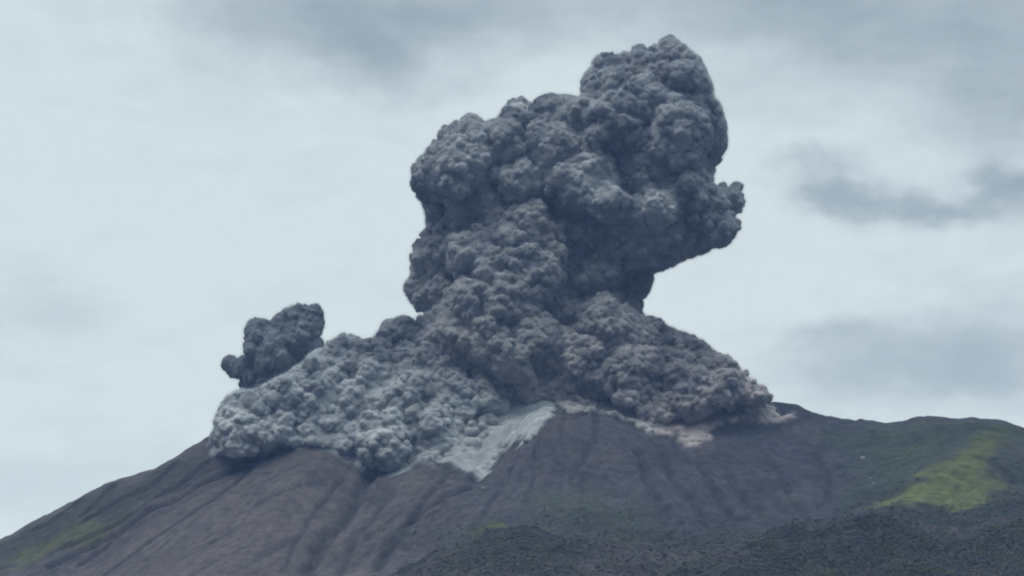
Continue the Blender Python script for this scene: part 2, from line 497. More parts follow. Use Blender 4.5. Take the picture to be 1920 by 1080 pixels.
scrub = smooth(-GY + 130 * n_big + 90 * n_mid, -3680, -3360) * smooth(GX + 70 * n_big, -250, -20)
C = blend(C, scrub * 0.85 * (1 - green), (0.036, 0.041, 0.042))
C = blend(C, scrub * smooth(n_mid, 0.05, 0.5) * 0.7 * (1 - green), (0.058, 0.066, 0.048))
C = blend(C, region([(1626, 1000), (1640, 1002), (1652, 1030), (1640, 1045), (1630, 1030)], 7, 4) * 0.9, (0.17, 0.14, 0.13))
thick_scrub = np.maximum(region([(790, 1090), (870, 1038), (930, 1000), (975, 985), (1050, 998), (1100, 1030), (1070, 1090)], 25, 25),
                         region([(1230, 1090), (1290, 1052), (1400, 1042), (1440, 1000), (1500, 988), (1560, 982), (1625, 962), (1700, 982), (1800, 1000), (1860, 982), (1935, 964), (1990, 1095)], 25, 30))
thick_scrub = thick_scrub * wood * (0.55 + 0.45 * smooth(GX + 60 * n_big, 150, 420))
bands = fbm2(GX / 140 + 0.2 * n_mid, GY / 26, 4, 71)
C = C * 0.86
C = blend(C, wood * 0.85, (0.048, 0.046, 0.049))
C = blend(C, wood * smooth(bands, 0.0, 0.5) * 0.6, (0.060, 0.055, 0.056))
C = blend(C, wood * smooth(-bands, 0.0, 0.5) * 0.6, (0.034, 0.039, 0.040))
C = blend(C, thick_scrub * (0.7 + 0.3 * n_mid), (0.036, 0.041, 0.041))


def terrain_mat():
    mt = bpy.data.materials.new('ash_and_grass_ground'); mt.use_nodes = True
    w = NT(mt.node_tree)
    out = w.n('ShaderNodeOutputMaterial'); b = w.n('ShaderNodeBsdfDiffuse'); b.inputs['Roughness'].default_value = 0.6
    tc = w.n('ShaderNodeTexCoord'); a = w.n('ShaderNodeAttribute', attribute_name='ground_colour')
    n1 = w.noise(tc.outputs['Object'], 0.06, 8, 0.62)
    n2 = w.noise(tc.outputs['Object'], 0.012, 4, 0.5)
    k = w.m('MULTIPLY', w.rng(n1, 0.25, 0.75, 0.62, 1.38, False), w.rng(n2, 0.3, 0.7, 0.88, 1.12, False))
    sc = w.vm('SCALE', a.outputs['Color']); w.put(sc.node.inputs['Scale'], k)
    w.put(b.inputs['Color'], sc)
    bp = w.n('ShaderNodeBump'); bp.inputs['Strength'].default_value = 0.6; bp.inputs['Distance'].default_value = 6.0
    w.put(bp.inputs['Height'], n1); w.put(b.inputs['Normal'], bp.outputs[0])
    w.put(out.inputs[0], b.outputs[0])
    return mt


nx, ny = len(gx), len(gy)
idx = np.arange(nx * ny).reshape(ny, nx)
TF = np.stack([idx[:-1, :-1], idx[:-1, 1:], idx[1:, 1:], idx[1:, :-1]], -1).reshape(-1, 4)
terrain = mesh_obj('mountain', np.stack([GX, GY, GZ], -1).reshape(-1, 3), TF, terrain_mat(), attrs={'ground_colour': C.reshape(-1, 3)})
tag(terrain, 'dark volcano with ash-streaked gullied slopes and green grass patches', 'mountain', kind='structure')


# ------------------------------------------------------------------ ash clouds
def ash_mat(name):
    mt = bpy.data.materials.new(name); mt.use_nodes = True
    w = NT(mt.node_tree)
    out = w.n('ShaderNodeOutputMaterial'); b = w.n('ShaderNodeBsdfDiffuse'); b.inputs['Roughness'].default_value = 1.0
    a = w.n('ShaderNodeAttribute', attribute_name='ash_colour'); tc = w.n('ShaderNodeTexCoord')
    k = w.rng(w.noise(tc.outputs['Object'], 0.03, 5, 0.6), 0.3, 0.7, 0.80, 1.20, False)
    sc = w.vm('SCALE', a.outputs['Color']); w.put(sc.node.inputs['Scale'], k)
    w.put(b.inputs['Color'], sc); w.put(out.inputs[0], b.outputs[0])
    return mt


def spot(V, px, py, Y, rad, seed):
    """a patch of ash colour around a place; on the plume head, painted highlights"""
    c = at(px, py, Y)
    d = np.sqrt((V[:, 0] - c[0]) ** 2 + 0.25 * (V[:, 1] - c[1]) ** 2 + (V[:, 2] - c[2]) ** 2)
    d = d + 0.35 * rad * vnoise(V[:, 0] / rad * 1.8, V[:, 1] / rad * 1.8, V[:, 2] / rad * 1.8, seed)
    return smooth(-d, -rad, -0.45 * rad)


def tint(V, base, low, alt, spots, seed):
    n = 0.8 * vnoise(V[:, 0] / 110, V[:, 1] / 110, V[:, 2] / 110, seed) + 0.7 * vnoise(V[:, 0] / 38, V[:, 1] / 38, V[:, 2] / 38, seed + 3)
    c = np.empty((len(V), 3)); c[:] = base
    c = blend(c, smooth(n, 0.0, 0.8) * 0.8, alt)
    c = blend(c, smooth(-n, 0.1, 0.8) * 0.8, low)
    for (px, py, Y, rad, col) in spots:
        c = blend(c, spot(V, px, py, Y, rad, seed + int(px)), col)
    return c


def inflate(poly, Y0, cap, step=9, inset=6, seed=1, wave=40.0, lean=0.0, rmin=7):
    """fill an outline with overlapping spheres as thick as the outline is wide"""
    poly = np.asarray(poly, float)
    lo, hi = poly.min(0), poly.max(0)
    X, Yp = np.meshgrid(np.arange(lo[0], hi[0], step), np.arange(lo[1], hi[1], step))
    X = X.ravel(); Yp = Yp.ravel()
    ok = inside(poly, X, Yp); X, Yp = X[ok], Yp[ok]
    d = seg_dist(poly, X, Yp) - inset
    ok = d > rmin; X, Yp, d = X[ok], Yp[ok], d[ok]
    r = np.minimum(d, cap)
    o = np.argsort(-r)
    keep = []
    for i in o:
        if all((X[i] - X[j]) ** 2 + (Yp[i] - Yp[j]) ** 2 > (0.30 * min(r[i], r[j])) ** 2 for j in keep):
            keep.append(i)
    X, Yp, r = X[keep], Yp[keep], r[keep]
    Y = Y0 + lean * (Yp - poly[:, 1].mean()) + wave * vnoise2(X / 95 + seed * 7.7, Yp / 95, seed) * np.minimum(1, r / 50)
    return [(a, b, c, e) for a, b, c, e in zip(X, Yp, r, Y)]


def seen_at(V):
    """where world points stand in the photograph"""
    d = V - CAM
    w_ = d @ _fw
    return 960 + FPX * d[:, 0] / w_, 540 - FPX * (d @ _up) / w_


def on_sheet(V, poly):
    px, py = seen_at(V)
    return smooth(np.where(inside(poly, px, py), 1, -1) * seg_dist(np.array(poly, float), px, py), -6, 16)


VEIL = []


def splat(f, lo, voxel, Cn, Rm):
    dim = np.array(f.shape)
    for c, r in zip(Cn, Rm):
        i0 = np.maximum(np.floor((c - r - 9 - lo) / voxel).astype(int), 0); i1 = np.minimum(np.ceil((c + r + 9 - lo) / voxel).astype(int) + 1, dim)
        if (i1 <= i0).any():
            continue
        axs = [((np.arange(i0[k], i1[k]) * voxel + lo[k] - c[k]) ** 2).astype(np.float32) for k in range(3)]
        d = np.sqrt(axs[0][:, None, None] + axs[1][None, :, None] + axs[2][None, None, :]) - np.float32(r)
        sl = tuple(slice(i0[k], i1[k]) for k in range(3))
        np.minimum(f[sl], d, out=f[sl])


def skin(f, lo, voxel):
    g = vdb.FloatGrid(20.0); g.copyFromArray(np.clip(f, -20, 20))
    V, Q = g.convertToQuads(0.0)
    return np.asarray(V, np.float64) * voxel + lo, np.asarray(Q, np.int64)[:, ::-1].copy()


def grow(spheres, voxel, levels, octaves, seed, amp_of=None, sheet=None, edge=None):
    """join spheres (photo x, photo y, photo radius, distance) into one skin, swell it with two or three generations of
    smaller billows, then raise fine cauliflower domes on it"""
    rng = np.random.default_rng(seed)
    S = np.array(spheres, float)
    Cn = at(S[:, 0], S[:, 1], S[:, 3]); Rm = S[:, 2] * S[:, 3] / FPX * 1.01
    pad = 60
    lo = (Cn - Rm[:, None]).min(0) - pad; hi = (Cn + Rm[:, None]).max(0) + pad
    f = np.full(np.ceil((hi - lo) / voxel).astype(int), 20.0, np.float32)
    splat(f, lo, voxel, Cn, Rm)
    for (ra, rb, cover, out) in levels:
        V, Q = skin(f, lo, voxel)
        k = int(cover * len(V) * voxel * voxel / (math.pi * (0.5 * (ra + rb)) ** 2))
        pick = V[rng.integers(0, len(V), k)]
        r = ra + (rb - ra) * rng.random(k) ** 1.6
        if amp_of is not None:
            r = r * amp_of(pick)
            if sheet is not None:
                r = r * (1 - 0.75 * on_sheet(pick, sheet))
        # groups of billows that push out together, with hollows between the groups
        grp = vnoise(pick[:, 0] / rb / 2.2, pick[:, 1] / rb / 2.2, pick[:, 2] / rb / 2.2, seed + int(rb))
        okk = (grp > -0.22) & (r > 1.2 * voxel)
        n = np.stack([vnoise(pick[:, 0] * 3.7, pick[:, 1] * 3.1, pick[:, 2] * 2.9, seed + q) for q in range(3)], -1) * (r * 0.25)[:, None]
        cgrad = (((pick - lo) / voxel).round().astype(int)).clip(2, np.array(f.shape) - 3)
        g3 = np.stack([f[cgrad[:, 0] + 2, cgrad[:, 1], cgrad[:, 2]] - f[cgrad[:, 0] - 2, cgrad[:, 1], cgrad[:, 2]],
                       f[cgrad[:, 0], cgrad[:, 1] + 2, cgrad[:, 2]] - f[cgrad[:, 0], cgrad[:, 1] - 2, cgrad[:, 2]],
                       f[cgrad[:, 0], cgrad[:, 1], cgrad[:, 2] + 2] - f[cgrad[:, 0], cgrad[:, 1], cgrad[:, 2] - 2]], -1)
        g3 /= np.linalg.norm(g3, axis=1, keepdims=True) + 1e-6
        c = pick + n - g3 * (r * (1 - out) * (1.0 + 0.25 * rng.normal(size=k)))[:, None]
        if edge is not None:
            ppx, ppy = seen_at(c)
            sd = np.where(inside(edge, ppx, ppy), 1, -1) * seg_dist(np.array(edge, float), ppx, ppy)
            r = np.minimum(r, (sd + 1.0 + 0.22 * r) * c[:, 1] / FPX)
            okk &= r > 1.2 * voxel
        splat(f, lo, voxel, c[okk], r[okk])
    vv, qq = skin(f[::2, ::2, ::2] - 5.5, lo, voxel * 2)
    VEIL.append((vv, qq[:, ::-1].copy()))
    V, Q = skin(f, lo, voxel)

    def normals():
        n = np.cross(V[Q[:, 2]] - V[Q[:, 0]], V[Q[:, 3]] - V[Q[:, 1]])
        N = np.empty_like(V)
        for k in range(3):
            N[:, k] = sum(np.bincount(Q[:, q], n[:, k], len(V)) for q in range(4))
        return N / (np.linalg.norm(N, axis=1, keepdims=True) + 1e-9)

    N = normals()
    if ((V - Cn.mean(0)) * N).sum() < 0:
        Q = Q[:, ::-1].copy()
    amp = np.ones(len(V)) if amp_of is None else amp_of(V)

    def relax(k):
        nonlocal V
        for _ in range(k):
            s = np.zeros_like(V); cnt = np.zeros(len(V))
            for a in range(4):
                b = (a + 1) % 4
                cnt += np.bincount(Q[:, a], minlength=len(V))
                for q in range(3):
                    s[:, q] += np.bincount(Q[:, a], V[Q[:, b], q], len(V))
            V = 0.5 * V + 0.5 * s / np.maximum(cnt, 1)[:, None]

    relax(1)
    for i, (size, hgt) in enumerate(octaves):
        N = normals()
        wq = V + size * 0.22 * np.stack([vnoise(V[:, 0] / size / 1.7, V[:, 1] / size / 1.7, V[:, 2] / size / 1.7, seed + 40 + i * 5 + q) for q in range(3)], -1)
        h = billow(wq, size, seed + 100 * i)
        loc = 0.75 + 0.5 * vnoise(V[:, 0] / size / 3, V[:, 1] / size / 3, V[:, 2] / size / 3, seed + 60 + i)
        V = V + N * (hgt * amp * loc * (h - 0.66))[:, None]
    N = normals()
    V = V + N * (amp * 1.6 * (vnoise(V[:, 0] / 6.5, V[:, 1] / 6.5, V[:, 2] / 6.5, seed + 77) + 0.6 * vnoise(V[:, 0] / 3.4, V[:, 1] / 3.4, V[:, 2] / 3.4, seed + 78)))[:, None]
    return V, Q


def empty(name, loc):
    o = bpy.data.objects.new(name, None)
    COL.objects.link(o); o.location = loc
    bpy.context.view_layer.update()
    return o


def rooted(o, root):
    """parent a mesh in world coordinates under an empty that only translates"""
    o.parent = root
    o.matrix_parent_inverse.identity()
    o.data.transform(__import__('mathutils').Matrix.Translation(-root.location))
    return o


VOX = 2.1
BIG = [(26, 62, 0.75, 0.74), (11, 25, 1.15, 0.88), (5, 10.5, 1.3, 0.88)]
MID = [(19, 42, 0.75, 0.78), (8.5, 19, 1.15, 0.88), (4.5, 9.0, 1.25, 0.88)]
FINE = [(15, 4.0), (7.5, 3.0)]

HEAD_LEFT = [(781, 360), (764, 321), (788, 284), (810, 262), (820, 240), (847, 231), (868, 223), (884, 214), (899, 223), (905, 234), (936, 231), (945, 199), (953, 179), (984, 179), (995, 190), (1021, 184),
             (1055, 184), (1084, 190), (1150, 210), (1180, 300), (1150, 400), (1040, 440), (930, 430), (850, 440), (805, 430), (799, 393)]
HEAD_TOWER = [(1084, 190), (1097, 173), (1094, 155), (1114, 136), (1116, 112), (1129, 99), (1151, 99), (1158, 112), (1181, 90), (1203, 86), (1216, 95), (1227, 84), (1238, 72), (1258, 70), (1271, 80), (1292, 97),
              (1310, 112), (1318, 140), (1333, 158), (1348, 192), (1356, 225), (1361, 251), (1352, 277), (1341, 290), (1341, 314), (1336, 340), (1300, 420), (1180, 440), (1080, 400), (1040, 300)]
HEAD_RIGHT = [(1100, 330), (1200, 300), (1320, 320), (1351, 344), (1366, 353), (1377, 343), (1392, 346), (1393, 373), (1389, 395), (1386, 427), (1355, 452), (1303, 476), (1258, 497), (1221, 512), (1150, 500), (1060, 470), (1050, 400)]
STEM_DOME = [(862, 440), (885, 410), (920, 395), (965, 383), (1010, 388), (1045, 405), (1075, 440), (1085, 500), (1110, 560), (1130, 620), (1120, 700), (850, 700), (815, 600), (835, 560), (838, 500)]
STEM_LEFT = [(805, 425), (777, 440), (766, 467), (777, 497), (773, 516), (757, 538), (768, 562), (783, 582), (814, 584), (870, 590), (900, 500), (900, 430), (850, 405)]
STEM_RIGHT = [(1000, 440), (1060, 430), (1150, 440), (1225, 470), (1222, 512), (1214, 534), (1202, 560), (1204, 590), (1210, 680), (1050, 680), (1000, 560)]
PUFF = [(418, 686), (420, 675), (434, 668), (450, 679), (458, 651), (461, 614), (476, 597), (499, 601), (510, 607), (524, 584), (554, 573), (563, 563), (574, 571), (595, 573), (608, 588), (606, 614), (599, 629), (606, 655), (600, 675),
        (558, 690), (510, 718), (484, 727), (454, 727), (436, 712), (432, 699)]
FLOW_LEFT = [(1039, 768), (1017, 807), (991, 831), (950, 838), (932, 866), (913, 886), (876, 880), (824, 868), (787, 862), (750, 884), (706, 887), (684, 888), (654, 866), (621, 842), (558, 838), (506, 847), (454, 856), (399, 856),
             (395, 833), (402, 810), (406, 777), (415, 760), (420, 746), (436, 740), (454, 731), (502, 722), (560, 690), (606, 655), (617, 640), (639, 621), (661, 621), (680, 638), (702, 633), (721, 610), (750, 597), (780, 592),
             (813, 588), (870, 580), (960, 600), (1010, 680)]
FLOW_RIGHT = [(1203, 590), (1233, 590), (1247, 612), (1277, 623), (1318, 641), (1347, 660), (1370, 675), (1395, 686), (1408, 701), (1402, 712), (1432, 711), (1448, 730), (1458, 750), (1470, 765), (1482, 781), (1447, 797), (1398, 790),
              (1350, 796), (1335, 816), (1302, 836), (1287, 822), (1221, 818), (1195, 801), (1161, 786), (1121, 775), (1047, 781), (1000, 770), (930, 730), (880, 690), (860, 620), (900, 580), (1000, 570), (1100, 580)]

HEAD_EDGE = HEAD_LEFT[:17][::1] + [(1084, 189)] + HEAD_TOWER[1:23] + HEAD_RIGHT[3:14]
ALL_EDGE = [(395, 833), (402, 810), (406, 777), (415, 760), (420, 746), (436, 740), (454, 731), (502, 722), (560, 690), (606, 655), (617, 640), (639, 621), (661, 621), (680, 638), (702, 633), (721, 610),
            (750, 597), (780, 590), (812, 586), (783, 582), (768, 562), (757, 538), (773, 516), (777, 497), (766, 467), (777, 440), (803, 432), (799, 393), (790, 374)] + HEAD_EDGE + [(1214, 534), (1202, 560), (1203, 586)] \
    + FLOW_RIGHT[1:26] + FLOW_LEFT[:18]
PUFF_EDGE = [(418, 686), (420, 675), (434, 668), (450, 679), (458, 651), (461, 614), (476, 597), (499, 601), (510, 607), (524, 584), (554, 573), (563, 561), (574, 571), (595, 571), (608, 588), (606, 614), (599, 629), (610, 655), (640, 690), (600, 720),
             (558, 722), (510, 728), (484, 729), (454, 729), (436, 714), (430, 699)]

# the tall column: a stem under a leaning head
GREY = (0.265, 0.276, 0.288); DARK = (0.120, 0.130, 0.148); LIGHT = (0.45, 0.465, 0.472); MAUVE = (0.285, 0.270, 0.270)
col_root = empty('ash_plume', tuple(at(1040, 780, 4060)))
tag(col_root, 'tall dark grey ash column billowing up from the crater, its head leaning right', 'ash plume')
head = inflate(HEAD_LEFT, 4110, 125, seed=2, wave=60, inset=23)
head += inflate(HEAD_TOWER, 4120, 140, seed=3, wave=60, inset=19)
head += inflate(HEAD_RIGHT, 4035, 90, seed=4, wave=30, inset=18)
head += [(1095, 352, 46, 3965), (1130, 378, 34, 3950), (1060, 350, 30, 3985), (1190, 330, 52, 4000), (1250, 270, 56, 4000), (1205, 215, 50, 4015), (1270, 180, 42, 4040), (1195, 150, 36, 4050), (1120, 250, 58, 4015),
         (1040, 260, 60, 4025), (960, 270, 58, 4030), (880, 300, 50, 4030), (830, 320, 36, 4050), (990, 340, 34, 4020), (1280, 370, 44, 3985), (1330, 385, 30, 3990), (1240, 390, 36, 3965), (900, 365, 34, 4030),
         (1362, 412, 15, 4010), (1340, 432, 18, 4010), (1372, 372, 13, 4020), (1312, 448, 20, 4015), (1272, 462, 20, 4020), (1236, 478, 20, 4030), (1355, 360, 10, 4040), (1254, 94, 20, 4110), (1141, 127, 22, 4110), (1172, 122, 26, 4110), (1208, 112, 24, 4110), (1282, 116, 24, 4110), (1235, 115, 30, 4110), (1120, 155, 24, 4110), (970, 206, 20, 4108), (1000, 216, 24, 4108), (962, 232, 30, 4105), (884, 232, 14, 4110), (1375, 358, 10, 4030),
         (850, 405, 36, 4110), (880, 425, 44, 4110), (835, 385, 28, 4100), (930, 420, 50, 4110), (1000, 430, 60, 4110)]
V, Q = grow(head, VOX, BIG, FINE, 11, edge=ALL_EDGE)
tone = tint(V, GREY, DARK, LIGHT, [(1100, 350, 3960, 70, LIGHT), (1235, 240, 3990, 90, (0.33, 0.345, 0.355)), (1240, 395, 3950, 60, LIGHT), (1340, 390, 3980, 60, (0.33, 0.345, 0.352)), (870, 280, 4020, 70, (0.30, 0.312, 0.32))], 12)  # light spots paint highlights into the head's ash colour
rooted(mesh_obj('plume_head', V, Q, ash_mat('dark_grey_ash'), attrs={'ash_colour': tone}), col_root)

stem = inflate(STEM_DOME, 4080, 110, seed=5, wave=34, inset=20)
stem += inflate(STEM_LEFT, 4090, 60, seed=6, wave=20, inset=17)
stem += inflate(STEM_RIGHT, 4095, 90, seed=7, wave=20, inset=17)
stem += [(960, 450, 40, 3995), (1010, 510, 38, 3985), (930, 520, 40, 3980), (890, 570, 38, 3970), (970, 575, 40, 3965), (880, 490, 30, 4010), (1040, 450, 28, 4020),
         (860, 640, 38, 3975), (930, 650, 44, 3955), (1010, 650, 42, 3970), (1130, 600, 36, 4000), (1170, 640, 36, 3990), (1080, 680, 40, 3970), (840, 440, 40, 4100), (880, 440, 40, 4090)]
V, Q = grow(stem, VOX, MID, FINE, 23, edge=ALL_EDGE)
tone = tint(V, GREY, DARK, (0.33, 0.325, 0.326), [], 14)
zt = at(960, 520, 4000)[2]
tone = blend(tone, smooth(-(V[:, 2] + 70 * vnoise(V[:, 0] / 90, V[:, 1] / 90, V[:, 2] / 90, 15)), -zt - 90, -zt + 190) * 0.75, MAUVE)
rooted(mesh_obj('plume_stem', V, Q, ash_mat('brown_grey_ash'), attrs={'ash_colour': tone}), col_root)

puff_balls = [(434, 684, 14, 4040), (443, 689, 17, 4038), (455, 690, 20, 4036), (590, 672, 20, 4055), (600, 690, 20, 4060), (565, 704, 18, 4060), (466, 702, 18, 4035), (495, 700, 21, 4030), (530, 688, 22, 4035), (565, 676, 18, 4045), (480, 640, 20, 4030), (478, 614, 11, 4035), (500, 622, 14, 4045), (525, 610, 20, 4050),
              (555, 600, 20, 4040), (563, 580, 8, 4045), (590, 588, 11, 4050), (585, 620, 16, 4045), (550, 640, 30, 4040), (515, 655, 30, 4030), (588, 650, 11, 4050), (572, 656, 18, 4040), (496, 672, 24, 4020)]
V, Q = grow(puff_balls, 2.0, [(12, 24, 0.9, 0.6), (7, 13, 1.2, 0.7), (4.5, 7, 1.0, 0.75)], FINE, 37, edge=PUFF_EDGE)
puff = mesh_obj('ash_puff', V, Q, ash_mat('puff_ash'), attrs={'ash_colour': tint(V, (0.16, 0.175, 0.19), (0.10, 0.11, 0.125), (0.22, 0.235, 0.245), [], 16)})
tag(puff, 'small dark ash puff apart from the tall column, above the pale flow', 'ash cloud')


APRON_LEFT = [(1050, 755), (1039, 775), (1017, 807), (991, 831), (950, 838), (932, 866), (913, 892), (860, 884), (815, 866), (848, 832), (862, 792), (908, 756), (980, 738)]
APRON_RIGHT = [(1490, 775), (1482, 788), (1447, 800), (1398, 793), (1350, 800), (1335, 820), (1302, 844), (1262, 824), (1225, 815), (1250, 785), (1300, 764), (1370, 752), (1425, 744), (1462, 752)]


def flow_spheres(poly, lower, apron, cap, seed, thinning=0.88, heap=0.34, step=6, back=0.95, inset=15):
    """ash lying on the slope: thin along its lower margin, heaped up towards the summit"""
    poly = np.asarray(poly, float)
    lo, hi = poly.min(0), poly.max(0)
    X, Yp = np.meshgrid(np.arange(lo[0], hi[0], step), np.arange(lo[1], hi[1], step))
    rng = np.random.default_rng(seed)
    X = X.ravel() + rng.uniform(-2, 2, X.size); Yp = Yp.ravel() + rng.uniform(-2, 2, Yp.size)
    ok = inside(poly, X, Yp); X, Yp = X[ok], Yp[ok]
    low = np.asarray(lower, float)
    d_low = seg_dist(low, X, Yp, closed=False)
    mid = 0.5 * (poly + np.roll(poly, -1, 0))
    is_up = seg_dist(low, mid[:, 0], mid[:, 1], closed=False) > 4
    d_up = np.full(len(X), 1e9)
    for i in np.where(is_up)[0]:
        d_up = np.minimum(d_up, seg_dist(np.array([poly[i], poly[(i + 1) % len(poly)]]), X, Yp, closed=False))
    lump = 0.4 + 1.1 * smooth(vnoise2(X / 42 + seed, Yp / 30, seed + 4), -0.6, 0.7)
    thin = smooth(np.where(inside(apron, X, Yp), 1, -1) * seg_dist(np.array(apron, float), X, Yp), -32, 10)
    lump = lump * (1 - 0.70 * thin)
    keep_thin = rng.random(len(X)) > thinning * thin ** 2
    r = np.minimum(np.minimum(cap, d_up - inset), 4.5 + heap * d_low * lump)
    r = np.maximum(r, np.where((d_low < 30) & (d_up > inset + 4), 8.0, 0))
    ok = (r > 4) & keep_thin; X, Yp, r, d_low = X[ok], Yp[ok], r[ok], d_low[ok]
    Yh = hit(X, Yp)
    Yg = 3880 + (850 - Yp) * back
    Y = np.where(np.isnan(Yh), Yg, np.minimum(Yh, np.maximum(Yg, 3850)))
    Y = np.where(d_low < 40, np.where(np.isnan(Yh), Y, Yh), Y)
    Y = Y + 40 * vnoise2(X / 55 + seed, Yp / 50, seed) * smooth(d_low, 25, 110)
    return list(zip(X, Yp, r, Y))


def ash_sheet(poly, colour, seed):
    """thin fresh ash lying on the slope, drawn out in streaks"""
    g = on_ground(poly)
    lo, hi = g.min(0) - 30, g.max(0) + 30
    xs = np.arange(lo[0], hi[0], 2.2); ys = np.arange(lo[1], hi[1], 2.2)
    X, Y = np.meshgrid(xs, ys)
    wx = X + 22 * fbm2(X / 90, Y / 14, 4, seed, 0.6); wy = Y + 8 * fbm2(X / 40, Y / 40, 2, seed + 5)
    d = np.where(inside(g, wx, wy), 1, -1) * seg_dist(g, wx, wy)
    st = fbm2(X / 70, Y / 9.0, 4, seed + 9, 0.6)
    lump = billow(np.stack([X.ravel() / 1.6, Y.ravel(), np.zeros(X.size)], -1), 15.0, seed).reshape(X.shape)
    lump2 = billow(np.stack([X.ravel() / 1.3, Y.ravel(), np.zeros(X.size)], -1), 8.0, seed + 3).reshape(X.shape)
    h = np.clip(d * 0.3 + 1.0, -3.0, 7.0) + np.clip(d / 12, 0, 1) * (st * 4.0 + (lump - 0.6) * 5.0) + np.clip((d - 16) / 26, 0, 1) * ((lump - 0.6) * 7.0 + (lump2 - 0.6) * 3.5)
    Z = bilin(GZ, X, Y) + h
    V = np.stack([X, Y, Z], -1).reshape(-1, 3)
    k = np.arange(X.size).reshape(X.shape)
    Q = np.stack([k[:-1, :-1], k[:-1, 1:], k[1:, 1:], k[1:, :-1]], -1).reshape(-1, 4)
    Q = Q[(d.ravel()[Q] > -7).any(1)]
    used = np.unique(Q); remap = np.zeros(X.size, int); remap[used] = np.arange(len(used))
    thin_ = smooth(d + 8 * st, -3, 12).ravel()[used]                     # the thinnest ash lets the rock show
    c = blend(np.tile((0.085, 0.083, 0.090), (len(used), 1)), thin_, colour)
    c = c * (1 + 0.16 * st.ravel()[used])[:, None]
    return mesh_obj('ash_sheet', V[used], remap[Q], ash_mat('fresh_ash_sheet'), attrs={'ash_colour': c})


def thick(V):
    h = V[:, 2] - bilin(GZ, V[:, 0], V[:, 1])
    return 0.42 + 0.58 * smooth(h, 4, 45)


V, Q = grow(flow_spheres(FLOW_LEFT, FLOW_LEFT[:20], APRON_LEFT, 44, 15), VOX, MID, FINE, 51, amp_of=thick, sheet=APRON_LEFT, edge=ALL_EDGE)
PALE = (0.37, 0.388, 0.390); PINK = (0.43, 0.38, 0.368)
cl = tint(V, (0.31, 0.328, 0.338), (0.150, 0.165, 0.185), (0.46, 0.48, 0.487),
          [(850, 650, 4000, 130, (0.25, 0.255, 0.265)), (960, 690, 3980, 90, (0.32, 0.312, 0.312)), (880, 800, 3880, 90, (0.43, 0.45, 0.455)), (720, 640, 4040, 90, (0.155, 0.165, 0.18)), (640, 660, 4040, 60, (0.17, 0.18, 0.195)), (790, 610, 4040, 60, (0.15, 0.16, 0.172)), (740, 865, 3870, 45, (0.42, 0.44, 0.44)), (690, 880, 3880, 35, (0.40, 0.42, 0.43))], 5)
cl = blend(cl, on_sheet(V, APRON_LEFT), PALE)
flow_l = empty('ash_flow', tuple(at(720, 884, 3880)))
rooted(mesh_obj('ash_billows', V, Q, ash_mat('pale_blue_grey_ash'), attrs={'ash_colour': cl}), flow_l)
rooted(ash_sheet(APRON_LEFT, PALE, 31), flow_l)
LOW_EDGE = [(396, 836), (399, 860), (454, 862), (506, 854), (558, 846), (621, 850), (654, 876), (690, 898), (715, 892), (750, 892), (787, 872), (824, 878), (815, 855), (700, 850), (640, 832), (560, 822), (450, 836)]
rooted(ash_sheet(LOW_EDGE, (0.27, 0.288, 0.298), 57), flow_l)
tag(flow_l, 'pale blue-grey ash flow spreading down the slope below the small dark puff', 'ash flow')
V, Q = grow(flow_spheres(FLOW_RIGHT, FLOW_RIGHT[13:26], APRON_RIGHT, 54, 16, 0.40, 0.46), VOX, MID, FINE, 67, amp_of=thick, sheet=APRON_RIGHT, edge=ALL_EDGE)
cr = tint(V, (0.285, 0.272, 0.275), (0.160, 0.158, 0.172), (0.40, 0.378, 0.374),
          [(1000, 720, 3960, 90, (0.30, 0.288, 0.285)), (1200, 780, 3920, 70, (0.40, 0.37, 0.365)), (1290, 790, 3920, 75, (0.43, 0.39, 0.38)), (1380, 765, 3990, 60, (0.43, 0.385, 0.375)), (1440, 750, 4010, 50, (0.42, 0.38, 0.37)), (1000, 700, 3980, 80, (0.40, 0.385, 0.38))], 6)
cr = blend(cr, on_sheet(V, APRON_RIGHT), PINK)
flow_r = empty('ash_flow', tuple(at(1302, 834, 3900)))
rooted(mesh_obj('ash_billows', V, Q, ash_mat('pinkish_grey_ash'), attrs={'ash_colour': cr}), flow_r)
rooted(ash_sheet(APRON_RIGHT, PINK, 45), flow_r)
tag(flow_r, 'brownish grey ash flow heaped on the ridge with pinkish pale tongues at its lower edge', 'ash flow')


